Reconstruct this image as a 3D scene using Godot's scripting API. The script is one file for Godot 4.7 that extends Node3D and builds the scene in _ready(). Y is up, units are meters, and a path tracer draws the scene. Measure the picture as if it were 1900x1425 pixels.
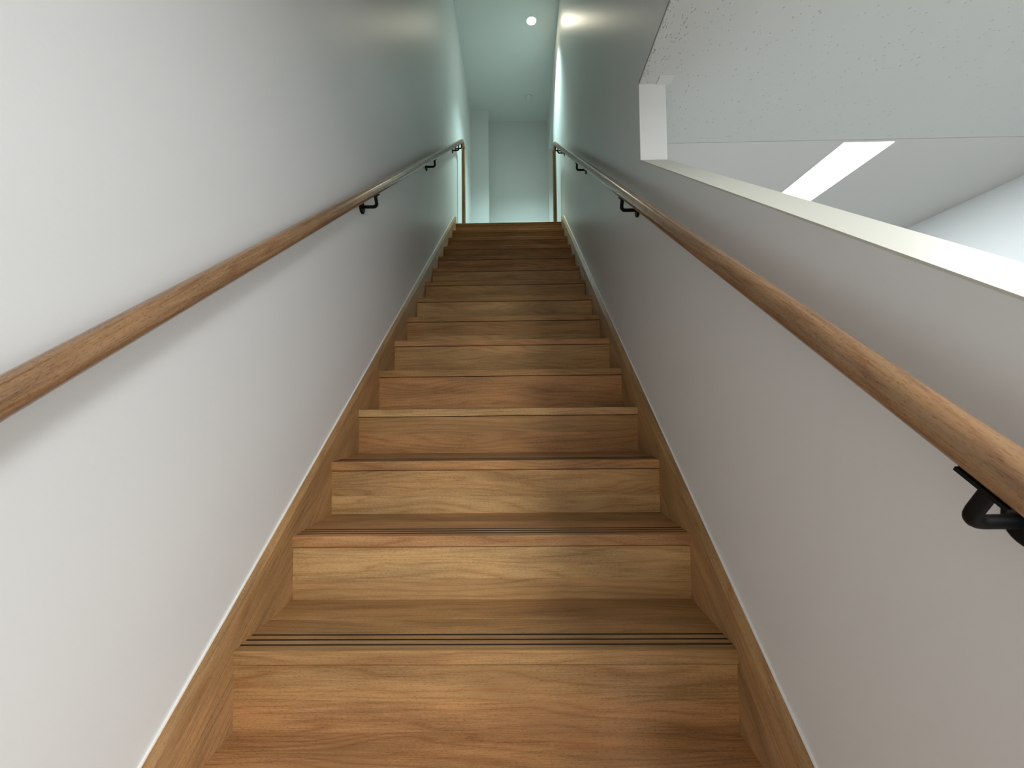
extends Node3D
# Enclosed timber staircase beside a corridor. Plan coordinates: x to the right, d = distance ahead (-z), heights h measured from the eye.

const EYE := 1.4294
const FLOOR := -1.4294          # lower floor
const WL := -0.672              # face of the left wall
const WR := 0.504               # face of the right wall
const WR2 := 0.612              # its back
const SL := -0.6449             # inner faces of the two stringers
const SR := 0.4755
const R := 0.1775               # rise
const G := 0.25                 # going
const H0 := -0.5419             # nosing of the step numbered 0
const D0 := 0.9824
const CEIL_LOW := 1.300
const CEIL_UP := 4.48
const LANDING := 1.943
const UL := 1.2                 # metres covered by the wood figure along and across the grain
const VL := 0.6

var wood_tex: ImageTexture
var wood_bump: ImageTexture
var wood := []                  # one material per tone of board
var white: StandardMaterial3D
var soffit: StandardMaterial3D
var concrete: StandardMaterial3D
var black: StandardMaterial3D
var rail_wood: StandardMaterial3D
var rng := RandomNumberGenerator.new()


func _ready() -> void:
	rng.seed = 11
	camera_and_light()
	materials()
	shell()
	staircase()
	handrail("left", WL, -0.602, [[0.492, 0.015], [4.685, 2.972]], 4.81, [0.20, 1.817, 3.122, 4.425], 4.65)
	handrail("right", WR, 0.434, [[0.381, -0.071], [4.604, 2.872]], 4.74, [0.433, 1.755, 3.009, 4.328], 4.60)
	fittings()


# ---------------------------------------------------------------- camera, light

func camera_and_light() -> void:
	var c := Camera3D.new()
	c.name = "camera"
	var yaw := 0.0148
	var pitch := 0.0503
	var roll := 0.0108
	var ahead0 := Vector3(-sin(yaw), 0, -cos(yaw))
	var right0 := Vector3(cos(yaw), 0, -sin(yaw))
	var up0 := Vector3.UP * cos(pitch) - ahead0 * sin(pitch)
	var ahead := Vector3.UP * sin(pitch) + ahead0 * cos(pitch)
	var right := right0 * cos(roll) - up0 * sin(roll)
	var up := right0 * sin(roll) + up0 * cos(roll)
	c.transform = Transform3D(Basis(right, up, -ahead), Vector3(0, EYE, 0))
	c.fov = rad_to_deg(2.0 * atan(712.5 / 800.0))
	c.near = 0.02
	c.far = 60.0
	add_child(c)
	c.current = true
	var e := Environment.new()
	e.background_mode = Environment.BG_COLOR
	e.background_color = Color(0, 0, 0)
	e.tonemap_mode = Environment.TONE_MAPPER_LINEAR
	e.tonemap_exposure = 1.0
	e.sdfgi_enabled = true
	e.ssao_enabled = true
	e.ssil_enabled = true
	var w := WorldEnvironment.new()
	w.name = "world_environment"
	w.environment = e
	add_child(w)


# ---------------------------------------------------------------- materials

func noise_image(w: int, h: int, freq: float, seed_: int, octaves := 3) -> Image:
	var n := FastNoiseLite.new()
	n.seed = seed_
	n.noise_type = FastNoiseLite.TYPE_SIMPLEX_SMOOTH
	n.frequency = freq
	n.fractal_octaves = octaves
	return n.get_seamless_image(w, h, false, false, 0.25)


func make_wood() -> void:
	var W := 1536
	var H := 1024
	var warp := noise_image(40, 170, 0.024, 3, 3)
	warp.resize(W, H, Image.INTERPOLATE_CUBIC)
	var fib := noise_image(72, H, 0.16, 5, 3)
	fib.resize(W, H, Image.INTERPOLATE_CUBIC)
	var pore := noise_image(260, H, 0.42, 9, 1)
	pore.resize(W, H, Image.INTERPOLATE_CUBIC)
	var tone := noise_image(40, 128, 0.05, 21, 2)
	tone.resize(W, H, Image.INTERPOLATE_CUBIC)
	var wa := warp.get_data()
	var fa := fib.get_data()
	var pa := pore.get_data()
	var ta := tone.get_data()
	var col := PackedByteArray()
	col.resize(W * H * 3)
	var bum := PackedByteArray()
	bum.resize(W * H)
	for y in H:
		for x in W:
			var i := y * W + x
			var ring := sin(y * TAU * 30.0 / H + wa[i] * 0.095)
			var sharp := ring * ring * ring if ring > 0.0 else ring * 0.35
			var f := (fa[i] - 128) * 0.0039
			var p := maxf(0.0, (pa[i] - 180) * 0.016)
			var k := 0.91 - 0.060 * sharp + 0.20 * f + 0.0008 * (ta[i] - 128) - minf(p, 0.5) * 0.34
			var red := (0.05 * sharp + minf(p, 0.5) * 0.1) * 0.5
			col[i * 3] = int(clampf(k * (1.0 + red * 0.3) * 255.0, 0, 255))
			col[i * 3 + 1] = int(clampf(k * (1.0 - red) * 255.0, 0, 255))
			col[i * 3 + 2] = int(clampf(k * (1.0 - red * 1.8) * 255.0, 0, 255))
			bum[i] = int(clampf(150.0 + 130.0 * f - 120.0 * minf(p, 0.6), 0, 255))
	wood_tex = ImageTexture.create_from_image(Image.create_from_data(W, H, false, Image.FORMAT_RGB8, col))
	wood_bump = ImageTexture.create_from_image(Image.create_from_data(W, H, false, Image.FORMAT_L8, bum))


func wood_material(c: Color, rough := 0.48, grain := -0.9) -> StandardMaterial3D:
	var m := StandardMaterial3D.new()
	m.albedo_color = c
	m.albedo_texture = wood_tex
	m.roughness = rough
	m.metallic_specular = 0.42
	m.heightmap_enabled = true
	m.heightmap_texture = wood_bump
	m.heightmap_scale = 0.012
	m.anisotropy_enabled = true
	m.anisotropy = grain
	return m


func paint(c: Color, rough: float, bump: float) -> StandardMaterial3D:
	var m := StandardMaterial3D.new()
	m.albedo_color = c
	m.roughness = rough
	m.metallic_specular = 0.5
	if bump > 0.0:
		var n := FastNoiseLite.new()
		n.seed = 4
		n.frequency = 0.045
		n.fractal_octaves = 2
		var t := NoiseTexture2D.new()
		t.width = 512
		t.height = 512
		t.seamless = true
		t.as_normal_map = true
		t.bump_strength = 2.0
		t.noise = n
		m.normal_enabled = true
		m.normal_texture = t
		m.normal_scale = bump
		m.uv1_triplanar = true
		m.uv1_world_triplanar = true
		m.uv1_scale = Vector3(3, 3, 3)
	return m


func materials() -> void:
	make_wood()
	for c in [Color(0.77, 0.60, 0.40), Color(0.71, 0.54, 0.35), Color(0.80, 0.64, 0.435), Color(0.74, 0.545, 0.355), Color(0.71, 0.54, 0.35), Color(0.77, 0.57, 0.38)]:
		wood.append(wood_material(c))
	rail_wood = wood_material(Color(0.575, 0.445, 0.325), 0.2, -0.3)
	rail_wood.heightmap_scale = 0.004
	white = paint(Color(0.83, 0.83, 0.825), 0.38, 0.12)
	soffit = paint(Color(0.80, 0.80, 0.79), 0.75, 0.12)
	black = paint(Color(0.02, 0.022, 0.03), 0.5, 0.0)
	black.metallic_specular = 0.3
	# painted concrete with air-bubble pits, thickest beside the stair wall; mapped once over the near ceiling
	var S := 1024
	var img := Image.create(S, S, false, Image.FORMAT_L8)
	img.fill(Color(0.7, 0.7, 0.7))
	var broad := noise_image(S, S, 0.05, 31, 3)
	for y in S:
		for x in S:
			img.set_pixel(x, y, Color.from_hsv(0, 0, 0.66 + 0.08 * broad.get_pixel(x, y).r))
	for k in 2600:
		var u := pow(rng.randf(), 2.2)
		var v := rng.randf()
		var rx := rng.randf_range(0.35, 1.05)
		var ry := rx * rng.randf_range(0.8, 2.2)
		var cx := int(u * S)
		var cy := int(v * S)
		for dy in range(-4, 5):
			for dx in range(-3, 4):
				var q := pow(dx / rx, 2) + pow(dy / ry, 2)
				if q < 1.4 and cx + dx >= 0 and cx + dx < S and cy + dy >= 0 and cy + dy < S:
					img.set_pixel(cx + dx, cy + dy, Color.from_hsv(0, 0, clampf(0.25 + 0.3 * q, 0, 0.7)))
	concrete = StandardMaterial3D.new()
	var pit_shade := Image.create(S, S, false, Image.FORMAT_RGB8)
	for y in S:
		for x in S:
			var t := clampf((0.62 - img.get_pixel(x, y).r) * 3.0, 0.0, 1.0)
			pit_shade.set_pixel(x, y, Color(1, 1, 1).lerp(Color(0.77, 0.78, 0.76), t))  # shade of the pits put into the colour as grey, over the relief
	concrete.albedo_texture = ImageTexture.create_from_image(pit_shade)
	concrete.albedo_color = Color(0.78, 0.79, 0.78)
	concrete.roughness = 0.5
	concrete.heightmap_enabled = true
	concrete.heightmap_texture = ImageTexture.create_from_image(img)
	concrete.heightmap_scale = 0.5


# ---------------------------------------------------------------- mesh helpers

func p3(x: float, d: float, h: float) -> Vector3:
	return Vector3(x, h + EYE, -d)


func tri(st: SurfaceTool, a: Vector3, b: Vector3, c: Vector3, n: Vector3, ua: Vector2, ub: Vector2, uc: Vector2) -> void:
	if (b - a).cross(c - a).dot(n) > 0.0:
		var t := b
		b = c
		c = t
		var s := ub
		ub = uc
		uc = s
	for k in 3:
		st.set_normal(n)
		st.set_uv([ua, ub, uc][k])
		st.add_vertex([a, b, c][k])


func begin() -> SurfaceTool:
	var st := SurfaceTool.new()
	st.begin(Mesh.PRIMITIVE_TRIANGLES)
	return st


# a profile in (d, h) drawn out from x0 to x1; grain ZERO runs the wood along x, else along that direction of the profile
func prism(st: SurfaceTool, prof: PackedVector2Array, x0: float, x1: float, grain := Vector2.ZERO, off := Vector2.ZERO) -> void:
	if Geometry2D.is_polygon_clockwise(prof):
		prof.reverse()
	var across := Vector2(-grain.y, grain.x)
	var idx := Geometry2D.triangulate_polygon(prof)
	for side in [[x0, -1.0], [x1, 1.0]]:
		for k in range(0, idx.size(), 3):
			var v := []
			var uv := []
			for j in 3:
				var q := prof[idx[k + j]]
				v.append(p3(side[0], q.x, q.y))
				uv.append(off + (Vector2(q.x / UL, q.y / VL) if grain == Vector2.ZERO else Vector2(q.dot(grain) / UL, q.dot(across) / VL)))
			tri(st, v[0], v[1], v[2], Vector3(side[1], 0, 0), uv[0], uv[1], uv[2])
	var run := 0.0
	for k in prof.size():
		var a := prof[k]
		var b := prof[(k + 1) % prof.size()]
		var len := a.distance_to(b)
		var e := (b - a).normalized()
		var out := Vector2(e.y, -e.x)      # right of a counter-clockwise edge points outwards
		var n := Vector3(0, out.y, -out.x)
		var ua: Vector2
		var ub: Vector2
		var uc: Vector2
		var ud: Vector2
		if grain == Vector2.ZERO:
			ua = off + Vector2(x0 / UL, run / VL)
			ub = off + Vector2(x0 / UL, (run + len) / VL)
			uc = off + Vector2(x1 / UL, (run + len) / VL)
			ud = off + Vector2(x1 / UL, run / VL)
		else:
			ua = off + Vector2(a.dot(grain) / UL, x0 / VL)
			ub = off + Vector2(b.dot(grain) / UL, x0 / VL)
			uc = off + Vector2(b.dot(grain) / UL, x1 / VL)
			ud = off + Vector2(a.dot(grain) / UL, x1 / VL)
		var A := p3(x0, a.x, a.y)
		var B := p3(x0, b.x, b.y)
		var C := p3(x1, b.x, b.y)
		var D := p3(x1, a.x, a.y)
		tri(st, A, B, C, n, ua, ub, uc)
		tri(st, A, C, D, n, ua, uc, ud)
		run += len


func box(st: SurfaceTool, x0: float, x1: float, d0: float, d1: float, h0: float, h1: float) -> void:
	prism(st, PackedVector2Array([Vector2(d0, h0), Vector2(d1, h0), Vector2(d1, h1), Vector2(d0, h1)]), x0, x1)


# a round bar along a path of points, radius r, closed ends, wood running along it
func tube(st: SurfaceTool, path: Array, r: float, sides := 24, off := Vector2.ZERO) -> void:
	var n := path.size()
	var rings := []
	var runs := []
	var run := 0.0
	var ref := Vector3.RIGHT
	var t_first: Vector3 = (path[1] - path[0]).normalized()
	if absf(t_first.dot(ref)) > 0.9:
		ref = Vector3.UP
	for k in n:
		var t0: Vector3 = (path[k] - path[maxi(k - 1, 0)]).normalized() if k > 0 else t_first
		var t1: Vector3 = (path[mini(k + 1, n - 1)] - path[k]).normalized() if k < n - 1 else t0
		var t := (t0 + t1).normalized()
		if k > 0:
			run += path[k].distance_to(path[k - 1])
		ref = (ref - t * ref.dot(t)).normalized()
		var bi := t.cross(ref)
		var stretch := 1.0 / maxf(0.5, t.dot(t1))          # keep the bar's thickness through a mitre
		var bend := (t1 - t0)
		bend = (bend - t * bend.dot(t)).normalized() if bend.length() > 1e-4 else Vector3.ZERO
		var ring := []
		for j in sides + 1:
			var a := TAU * j / sides
			var nn := ref * cos(a) + bi * sin(a)
			var off_v := nn * r
			off_v += bend * (off_v.dot(bend)) * (stretch - 1.0)
			ring.append([path[k] + off_v, nn])
		rings.append(ring)
		runs.append(run)
	for k in n - 1:
		for j in sides:
			var q := [rings[k][j], rings[k][j + 1], rings[k + 1][j + 1], rings[k + 1][j]]
			var v0: float = TAU * r * j / sides / VL
			var v1: float = TAU * r * (j + 1) / sides / VL
			var uv := [Vector2(runs[k] / UL, v0), Vector2(runs[k] / UL, v1), Vector2(runs[k + 1] / UL, v1), Vector2(runs[k + 1] / UL, v0)]
			for w in [[0, 1, 2], [0, 2, 3]]:
				var a: Vector3 = q[w[0]][0]
				var b: Vector3 = q[w[1]][0]
				var c: Vector3 = q[w[2]][0]
				var o: Array = w.duplicate()
				if (b - a).cross(c - a).dot(q[w[0]][1]) > 0.0:
					o = [w[0], w[2], w[1]]
				for z in o:
					st.set_normal(q[z][1])
					st.set_uv(uv[z] + off)
					st.add_vertex(q[z][0])
	for e in [[0, -t_first], [n - 1, (path[n - 1] - path[n - 2]).normalized()]]:
		for j in sides:
			tri(st, path[e[0]], rings[e[0]][j][0], rings[e[0]][j + 1][0], e[1], off, off + Vector2(0.01, 0), off + Vector2(0, 0.01))


# a lathed disc or cap: profile of (radius, distance along axis)
func lathe(st: SurfaceTool, at: Vector3, axis: Vector3, prof: Array, sides := 32) -> void:
	var ref := Vector3.UP if absf(axis.y) < 0.9 else Vector3.RIGHT
	var b1 := axis.cross(ref).normalized()
	var b2 := axis.cross(b1).normalized()
	for k in prof.size() - 1:
		var p: Vector2 = prof[k]
		var q: Vector2 = prof[k + 1]
		var e := (q - p).normalized()
		for j in sides:
			var a0 := TAU * j / sides
			var a1 := TAU * (j + 1) / sides
			var r0 := b1 * cos(a0) + b2 * sin(a0)
			var r1 := b1 * cos(a1) + b2 * sin(a1)
			var n := ((r0 + r1) * 0.5).normalized() * e.y - axis * e.x
			var A := at + r0 * p.x + axis * p.y
			var B := at + r1 * p.x + axis * p.y
			var C := at + r1 * q.x + axis * q.y
			var D := at + r0 * q.x + axis * q.y
			if p.x > 1e-5:
				tri(st, A, B, C, n, Vector2.ZERO, Vector2.RIGHT, Vector2.ONE)
			if q.x > 1e-5:
				tri(st, A, C, D, n, Vector2.ZERO, Vector2.ONE, Vector2.DOWN)


func put(called: String, st: SurfaceTool, m: Material, parent: Node3D = self) -> MeshInstance3D:
	var o := MeshInstance3D.new()
	o.name = called
	st.generate_tangents()
	o.mesh = st.commit()
	o.material_override = m
	o.cast_shadow = GeometryInstance3D.SHADOW_CASTING_SETTING_ON
	parent.add_child(o, true)
	return o


func thing(called: String, label: String, category: String, group := "") -> Node3D:
	var o := Node3D.new()
	o.name = called
	add_child(o, true)
	tag(o, label, category, group)
	return o


func tag(o: Node, label: String, category: String, group := "") -> void:
	o.set_meta("label", label)
	o.set_meta("category", category)
	if group:
		o.set_meta("group", group)


func struct(called: String, st: SurfaceTool, m: Material, label: String, category := "wall") -> MeshInstance3D:
	var o := put(called, st, m)
	o.set_meta("kind", "structure")
	tag(o, label, category)
	return o


func slab(called: String, b: Array, m: Material, label: String, category := "wall") -> MeshInstance3D:
	var st := begin()
	box(st, b[0], b[1], b[2], b[3], b[4], b[5])
	return struct(called, st, m, label, category)


# ---------------------------------------------------------------- the setting

func sill(d: float) -> float:
	return 0.985 + (d - 1.702) * 0.695


func shell() -> void:
	slab("wall_left", [-0.80, WL, -5.0, 6.70, FLOOR, 4.60], white, "long plain white wall on the left of the stairs")
	var st := begin()
	prism(st, PackedVector2Array([Vector2(0.36, FLOOR), Vector2(0.36, sill(0.36)), Vector2(1.702, 0.985), Vector2(1.698, CEIL_LOW), Vector2(1.698, CEIL_LOW + 0.012), Vector2(0.30, CEIL_LOW + 0.012), Vector2(0.30, 4.60), Vector2(5.62, 4.60), Vector2(5.62, FLOOR)]), WR, WR2)
	prism(st, PackedVector2Array([Vector2(5.62, 3.95), Vector2(5.62, 4.60), Vector2(6.70, 4.60), Vector2(6.70, FLOOR), Vector2(6.46, FLOOR), Vector2(6.46, 3.95)]), WR, WR2)
	prism(st, PackedVector2Array([Vector2(5.62, FLOOR), Vector2(5.62, LANDING), Vector2(6.46, LANDING), Vector2(6.46, FLOOR)]), WR, WR2)
	var wall := struct("wall_right", st, white, "white wall on the right with a sloping-sill opening into the corridor")
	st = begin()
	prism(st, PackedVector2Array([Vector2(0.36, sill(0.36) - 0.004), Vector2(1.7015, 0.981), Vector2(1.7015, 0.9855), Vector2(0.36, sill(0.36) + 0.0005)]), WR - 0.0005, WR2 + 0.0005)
	put("sill_dim_layer", st, paint(Color(0.735, 0.73, 0.685), 0.5, 0.0), wall)  # thin layer added in a darker colour to tone down the strongly lit sill
	slab("wall_back", [WL, WR, 6.58, 6.70, 1.80, 4.60], white, "pale wall facing the top of the stairs")
	slab("wall_nib", [WL, -0.41, 6.31, 6.58, LANDING, CEIL_UP], white, "narrow pale wall nib in the left corner of the landing")
	slab("wall_header", [WL, WR, 0.30, 0.40, CEIL_LOW, 4.60], white, "white wall above the foot of the stairs, closing the stairwell")
	slab("wall_corridor", [2.935, 3.05, -5.0, 7.0, FLOOR, 1.5], paint(Color(0.86, 0.885, 0.89), 0.5, 0.0), "bright white far wall of the corridor, seen over the sloping sill")
	slab("wall_front", [-0.80, 3.05, -5.12, -5.0, FLOOR, 1.5], white, "white wall at the near end of the lower hall")
	slab("wall_end", [WR2, 2.935, 7.0, 7.12, FLOOR, 1.5], white, "white wall at the far end of the corridor")
	slab("ceiling_001", [WL, WR, 0.40, 6.58, CEIL_UP, 4.60], soffit, "grey-white ceiling high above the stairs and landing", "ceiling")

	# lower ceiling: painted concrete panels that butt with a fine joint, on a backing
	var back := slab("ceiling", [WR2, 2.935, -5.0, 7.0, CEIL_LOW + 0.012, 1.50], soffit, "pitted off-white concrete ceiling of the corridor", "ceiling")
	st = begin()
	ceiling_panel(st, WR, 2.935, -0.30, 1.698)
	ceiling_panel(st, WR2, 2.935, 1.698, 2.100)
	put("panel", st, concrete, back)
	st = begin()
	ceiling_panel(st, WR2, 2.935, 2.104, 7.0)
	put("panel", st, soffit, back)
	st = begin()
	ceiling_panel(st, WR2, 2.935, -5.0, -0.304)
	put("panel", st, soffit, back)
	slab("ceiling_002", [WL, WR, -5.0, 0.30, CEIL_LOW, 1.50], soffit, "white ceiling over the hall at the foot of the stairs", "ceiling")

	var grey := paint(Color(0.52, 0.50, 0.48), 0.5, 0.0)
	slab("floor", [-0.80, 3.05, -5.12, 7.12, FLOOR - 0.12, FLOOR], grey, "pale grey floor of the lower hall and corridor", "floor")
	var vinyl := paint(Color(0.82, 0.83, 0.81), 0.5, 0.0)
	slab("floor_001", [WL, WR, 4.75, 6.58, 1.80, LANDING], vinyl, "pale floor of the landing at the top of the stairs", "floor")

	# doorway on the right of the landing
	st = begin()
	box(st, 0.595, 0.635, 5.60, 6.48, LANDING, 3.96)
	var door := struct("door_1", st, paint(Color(0.80, 0.81, 0.80), 0.5, 0.0), "plain pale door set back in the right wall of the landing", "door")
	st = begin()
	tube(st, [p3(0.595, 5.70, 2.95), p3(0.555, 5.70, 2.95), p3(0.545, 5.71, 2.95), p3(0.545, 5.82, 2.95)], 0.009, 12)
	put("handle", st, black, door)

	# painted bead of filler where wall meets stringer
	var bead := paint(Color(0.93, 0.92, 0.90), 0.35, 0.0)
	var k := R / G
	for s in [["trim_1", WL, WL + 0.004, "thin white bead along the foot of the left wall"], ["trim_2", WR - 0.004, WR, "thin white bead along the foot of the right wall"]]:
		st = begin()
		prism(st, PackedVector2Array([Vector2(-0.15, top_line(-0.15)), Vector2(4.50, top_line(4.50)), Vector2(4.50, top_line(4.50) + 0.005), Vector2(-0.15, top_line(-0.15) + 0.005)]), s[1], s[2])
		struct(s[0], st, bead, s[3], "trim")
	# lip of plaster left at the head of the jamb
	st = begin()
	prism(st, PackedVector2Array([Vector2(1.655, CEIL_LOW - 0.003), Vector2(1.70, CEIL_LOW - 0.003), Vector2(1.70, CEIL_LOW), Vector2(1.655, CEIL_LOW)]), 0.575, 0.632)
	struct("trim_3", st, white, "small raised plaster lip where the jamb meets the ceiling", "trim")


func ceiling_panel(st: SurfaceTool, x0: float, x1: float, d0: float, d1: float) -> void:
	var n0 := Vector3.DOWN
	var a := p3(x0, d0, CEIL_LOW)
	var b := p3(x1, d0, CEIL_LOW)
	var c := p3(x1, d1, CEIL_LOW)
	var d := p3(x0, d1, CEIL_LOW)
	var uv := func(v: Vector3) -> Vector2: return Vector2((v.x - WR) / 2.45, (-v.z + 0.30) / 2.45)
	tri(st, a, b, c, n0, uv.call(a), uv.call(b), uv.call(c))
	tri(st, a, c, d, n0, uv.call(a), uv.call(c), uv.call(d))
	for e in [[d0, Vector3(0, 0, 1)], [d1, Vector3(0, 0, -1)]]:
		var q0 := p3(x0, e[0], CEIL_LOW)
		var q1 := p3(x1, e[0], CEIL_LOW)
		var q2 := p3(x1, e[0], CEIL_LOW + 0.012)
		var q3 := p3(x0, e[0], CEIL_LOW + 0.012)
		tri(st, q0, q1, q2, e[1], Vector2.ZERO, Vector2(1, 0), Vector2(1, 0.01))
		tri(st, q0, q2, q3, e[1], Vector2.ZERO, Vector2(1, 0.01), Vector2(0, 0.01))


# ---------------------------------------------------------------- the staircase

func top_line(d: float) -> float:
	return H0 + 0.061 + (d - D0) * R / G


func rand_off() -> Vector2:
	return Vector2(rng.randf(), rng.randf())


func staircase() -> void:
	var s := thing("staircase", "straight flight of oiled oak stairs with black grooved nosings between two white walls", "staircase")
	var strip := paint(Color(0.025, 0.015, 0.012), 0.75, 0.0)
	var th := 0.0300
	for i in range(-4, 15):
		var d := D0 + i * G
		var h := H0 + i * R
		var m_n: Material = wood[rng.randi() % wood.size()]
		var m_t: Material = wood[rng.randi() % wood.size()]
		var m_a: Material = wood[rng.randi() % wood.size()]
		var m_b: Material = wood[rng.randi() % wood.size()]
		if i == 0:
			m_n = wood[4]; m_t = wood[4]; m_a = wood[4]; m_b = wood[3]
		elif i == 1:
			m_n = wood[5]; m_t = wood[1]; m_a = wood[2]; m_b = wood[0]
		elif i == 2:
			m_n = wood[3]; m_t = wood[1]; m_a = wood[0]; m_b = wood[2]
		# tread: back board, with the nosing board and its inlays on it
		var split := d + 0.145
		var last := d + G + 0.023
		if i == 14:
			last = 4.75
		var st := begin()
		prism(st, PackedVector2Array([Vector2(split + 0.0006, h - th), Vector2(last, h - th), Vector2(last, h), Vector2(split + 0.0014, h), Vector2(split + 0.0006, h - 0.0008)]), SL, SR, Vector2.ZERO, rand_off())
		var tread := put("tread", st, m_t, s)
		st = begin()
		prism(st, PackedVector2Array([Vector2(d + 0.0012, h - th), Vector2(split, h - th), Vector2(split, h - 0.0008), Vector2(split - 0.0008, h), Vector2(d + 0.0035, h), Vector2(d + 0.001, h - 0.0011), Vector2(d, h - 0.0035), Vector2(d, h - th + 0.0012)]), SL, SR, Vector2.ZERO, rand_off())
		put("nosing_board", st, m_n, tread)
		for g in [0.0255, 0.0470, 0.0685]:
			st = begin()
			prism(st, PackedVector2Array([Vector2(d + g - 0.0025, h - 0.003), Vector2(d + g + 0.0025, h - 0.003), Vector2(d + g + 0.0025, h + 0.0004), Vector2(d + g + 0.0018, h + 0.0009), Vector2(d + g - 0.0018, h + 0.0009), Vector2(d + g - 0.0025, h + 0.0004)]), SL + 0.001, SR - 0.001)
			put("grip_strip", st, strip, tread)
		# riser of two boards glued edge to edge, tucked under the nosing
		var f := d + 0.0048
		var lo := h - R
		var hi := h - th - 0.0024
		var cut: float = lo + (hi - lo) * ([0.46, 0.40, 0.42][i] if i >= 0 and i < 3 else rng.randf_range(0.3, 0.62))
		st = begin()
		prism(st, PackedVector2Array([Vector2(f, cut), Vector2(f + 0.018, cut), Vector2(f + 0.018, hi), Vector2(f + 0.001, hi), Vector2(f, hi - 0.001)]), SL, SR, Vector2.ZERO, rand_off())
		var riser := put("riser", st, m_a, s)
		st = begin()
		prism(st, PackedVector2Array([Vector2(f + 0.0002, lo), Vector2(f + 0.018, lo), Vector2(f + 0.018, cut), Vector2(f + 0.0008, cut), Vector2(f + 0.0002, cut - 0.0006)]), SL, SR, Vector2.ZERO, rand_off())
		put("riser_board", st, m_b, riser)
	# stringers, cut plumb at the top
	var grain := Vector2(G, R).normalized()
	var edge := wood_material(Color(0.70, 0.535, 0.355))
	for w in [[WL, SL, 2, 4.52], [SR, WR, 4, 4.50]]:
		var st := begin()
		var e: float = w[3]
		var c := 0.0015
		prism(st, PackedVector2Array([Vector2(-0.27, FLOOR), Vector2(-0.27, top_line(-0.27)), Vector2(e - 0.002, top_line(e - 0.002)), Vector2(e, top_line(e) - 0.003), Vector2(e, 1.62), Vector2(0.20, FLOOR)]), w[0], w[1], grain, rand_off())
		put("stringer", st, edge, s)


# ---------------------------------------------------------------- handrails

func handrail(side: String, wall: float, x: float, ends: Array, post_d: float, brackets: Array, last: float) -> void:
	var near := Vector2(ends[0][0], ends[0][1])
	var far := Vector2(ends[1][0], ends[1][1])
	var slope := (far.y - near.y) / (far.x - near.x)
	var rail_h := func(d: float) -> float: return near.y + (d - near.x) * slope
	var r := 0.0215
	var o := thing("handrail", "round brown timber handrail on black wall brackets along the %s wall" % side, "handrail")
	var dz := -0.32
	var kd := minf(far.x, post_d - 0.11)
	var path := [p3(x, dz, rail_h.call(dz)), p3(x, kd - 0.03, rail_h.call(kd - 0.03))]
	for t in [0.25, 0.5, 0.75]:
		var a := Vector2(kd - 0.03, rail_h.call(kd - 0.03))
		var b := Vector2(kd, rail_h.call(kd))
		var c := Vector2(kd + 0.035, b.y)
		var q: Vector2 = a.lerp(b, t).lerp(b.lerp(c, t), t)
		path.append(p3(x, q.x, q.y))
	var top: float = rail_h.call(kd)
	path.append(p3(x, kd + 0.035, top))
	path.append(p3(x, post_d + r, top))
	var st := begin()
	tube(st, path, r, 32, Vector2(0.13 if side == "left" else 0.55, 0.31 if side == "left" else 0.7))
	put("rail", st, rail_wood, o)
	st = begin()
	tube(st, [p3(x, post_d, top - r * 0.7), p3(x, post_d, LANDING)], r, 24, Vector2(0.4, 0.1))
	put("post", st, rail_wood, o)
	var sgn := 1.0 if wall < x else -1.0
	var list := brackets.duplicate()
	list.append(last)
	for d in list:
		var flat: bool = d > kd
		var c: float = top if flat else rail_h.call(d)
		var arm_h := c - 0.083
		var bend := 0.016
		var dirv := Vector2(1, 0) if flat else Vector2(1, slope).normalized()
		var nor := Vector2(-dirv.y, dirv.x)                 # square to the rail, upwards
		var reach := 0.083 * nor.y - r                       # from the arm to the underside of the rail
		var foot := Vector2(d, arm_h)
		var p := [p3(wall + sgn * 0.004, d, arm_h), p3(x - sgn * bend, d, arm_h)]
		for k in [1, 2, 3, 4, 5]:
			var a: float = PI / 2 * k / 5.0
			var q: Vector2 = foot + nor * bend * (1.0 - cos(a))
			p.append(p3(x - sgn * bend * (1.0 - sin(a)), q.x, q.y))
		var tip := foot + nor * (reach - 0.001)
		p.append(p3(x, tip.x, tip.y))
		st = begin()
		tube(st, p, 0.0072, 14)
		var b := put("bracket", st, black, o)
		st = begin()
		lathe(st, p3(wall, d, arm_h), Vector3(sgn, 0, 0), [Vector2(0.029, 0), Vector2(0.029, 0.005), Vector2(0.026, 0.0075), Vector2(0.0, 0.0085)])
		put("rose", st, black, b)
		# flat saddle screwed to the underside of the rail
		st = begin()
		var m := tip + nor * 0.002
		var pr := PackedVector2Array([m - dirv * 0.027, m + dirv * 0.027, m + dirv * 0.027 - nor * 0.004, m - dirv * 0.027 - nor * 0.004])
		prism(st, pr, x - 0.012, x + 0.012)
		put("saddle", st, black, b)


# ---------------------------------------------------------------- lamps and small fittings

func glow(c: Color, k: float) -> StandardMaterial3D:
	var m := StandardMaterial3D.new()
	m.albedo_color = Color(0.9, 0.9, 0.9)
	m.emission_enabled = true
	m.emission = c
	m.emission_energy_multiplier = k
	return m


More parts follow.
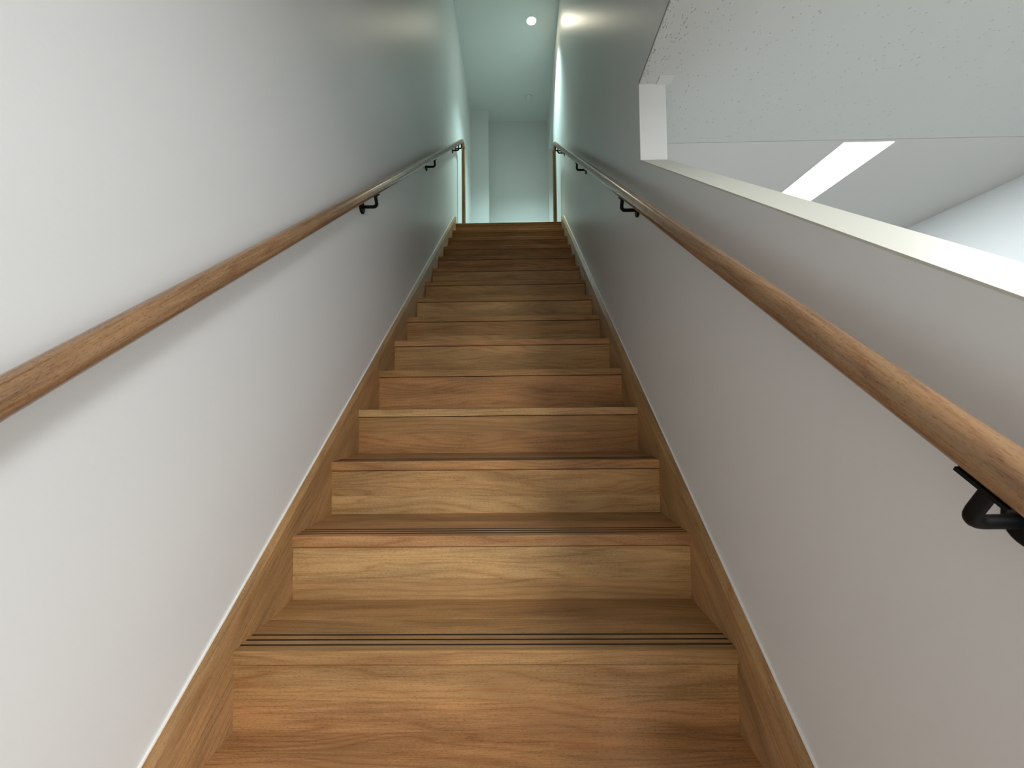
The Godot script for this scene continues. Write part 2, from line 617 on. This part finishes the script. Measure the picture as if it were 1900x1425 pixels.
func panel_light(x0: float, d0: float, energy: float, label: String, wide := 0.257, long := 1.2) -> void:
	var o := thing("ceiling_light", label, "ceiling light")
	var x1 := x0 + wide
	var d1 := d0 + long
	var st := begin()
	box(st, x0, x1, d0, d1, CEIL_LOW - 0.003, CEIL_LOW + 0.011)
	put("frame", st, paint(Color(0.92, 0.92, 0.92), 0.4, 0.0), o)
	st = begin()
	box(st, x0 + 0.004, x1 - 0.004, d0 + 0.004, d1 - 0.004, CEIL_LOW - 0.0045, CEIL_LOW - 0.0028)
	put("diffuser", st, glow(Color(1.0, 0.99, 0.97), 4.0), o)
	var a := AreaLight3D.new()
	a.name = "panel_lamp"
	a.area_size = Vector2(wide - 0.012, long - 0.012)
	a.light_color = Color(0.97, 0.99, 1.0)
	a.light_energy = energy
	a.shadow_enabled = true
	a.area_range = 14.0
	a.transform = Transform3D(Basis(Vector3.RIGHT, -PI / 2), p3((x0 + x1) / 2, (d0 + d1) / 2, CEIL_LOW - 0.008))
	o.add_child(a)


func down_light(x: float, d: float, h: float, label: String, c: Color, energy: float, angle: float, shine: float, tilt := 0.0, glass := Color(1, 0.97, 0.86)) -> void:
	var o := thing("downlight", label, "ceiling light")
	var at := p3(x, d, h)
	var st := begin()
	lathe(st, at, Vector3.DOWN, [Vector2(0.066, 0.0), Vector2(0.066, 0.003), Vector2(0.062, 0.005), Vector2(0.052, 0.005), Vector2(0.050, 0.001)])
	put("rim", st, paint(Color(0.9, 0.9, 0.9), 0.4, 0.0), o)
	st = begin()
	lathe(st, at, Vector3.DOWN, [Vector2(0.051, 0.001), Vector2(0.048, 0.003), Vector2(0.0, 0.004)])
	put("lens", st, glow(glass, shine), o)
	var l := SpotLight3D.new()
	l.name = "down_lamp"
	l.light_color = c
	l.light_energy = energy
	l.light_size = 0.045
	l.spot_angle = angle
	l.spot_angle_attenuation = 1.0
	l.spot_attenuation = 2.0
	l.spot_range = 12.0
	l.shadow_enabled = true
	l.transform = Transform3D(Basis(Vector3.RIGHT, -PI / 2 + deg_to_rad(tilt)), at + Vector3(0, -0.05, 0))
	o.add_child(l)


# an unseen glowing window added to the corridor's outer wall, abreast of the foot of the stairs; it lights the left stair wall across the sill
func added_window_light() -> void:
	var d0 := -3.6
	var d1 := -0.5
	var h0 := -1.0
	var h1 := 0.6
	var st := begin()
	for b in [[d0 - 0.06, d1 + 0.06, h1, h1 + 0.06], [d0 - 0.06, d1 + 0.06, h0 - 0.06, h0], [d0 - 0.06, d0, h0, h1], [d1, d1 + 0.06, h0, h1], [-1.92, -1.88, h0, h1]]:
		box(st, 2.895, 2.935, b[0], b[1], b[2], b[3])
	var w := struct("window_1", st, paint(Color(0.85, 0.85, 0.85), 0.4, 0.0), "added unseen glowing window in the outer wall of the corridor", "window")
	for b in [[d0, -1.92], [-1.88, d1]]:
		st = begin()
		box(st, 2.920, 2.930, b[0], b[1], h0, h1)
		put("added_pane", st, glow(Color(0.95, 0.98, 1.0), 1.5), w)
	var a := AreaLight3D.new()
	a.name = "added_window_lamp"
	a.area_size = Vector2(d1 - d0, h1 - h0)
	a.light_color = Color(1.0, 0.985, 0.96)
	a.light_energy = 2.2
	a.shadow_enabled = true
	a.area_range = 14.0
	a.transform = Transform3D(Basis(Vector3.UP, PI / 2), p3(2.885, (d0 + d1) / 2, (h0 + h1) / 2))
	w.add_child(a)


func fittings() -> void:
	panel_light(1.640, 2.117, 2.8, "bright rectangular light panel in the corridor ceiling over the sloping sill")
	panel_light(1.640, 0.017, 1.8, "rectangular light panel in the corridor ceiling beside the foot of the stairs")
	panel_light(1.640, 4.217, 2.8, "rectangular light panel at the far end of the corridor ceiling")
	panel_light(1.050, -1.90, 11.5, "added large square light panel in the ceiling of the unseen hall before the stairs", 0.6, 1.2)  # unseen strong panel, added to brighten the left wall and risers
	added_window_light()
	down_light(0.55, -3.30, CEIL_LOW, "round downlight in the hall ceiling before the stairs", Color(1.0, 0.96, 0.90), 7.0, 70.0, 30.0)
	down_light(0.20, 4.81, CEIL_UP, "glaring round downlight in the ceiling above the top of the stairs", Color(0.84, 1.0, 0.985), 8.5, 47.0, 95.0, 11.0)
	var o := thing("smoke_detector", "small round white detector on the ceiling above the landing", "smoke detector")
	var st := begin()
	lathe(st, p3(0.198, 6.05, CEIL_UP), Vector3.DOWN, [Vector2(0.052, 0.0), Vector2(0.052, 0.012), Vector2(0.047, 0.017), Vector2(0.036, 0.019)])
	put("base", st, soffit, o)
	st = begin()
	lathe(st, p3(0.198, 6.05, CEIL_UP - 0.017), Vector3.DOWN, [Vector2(0.036, 0.0), Vector2(0.033, 0.014), Vector2(0.022, 0.019), Vector2(0.0, 0.020)])
	put("dome", st, soffit, o)
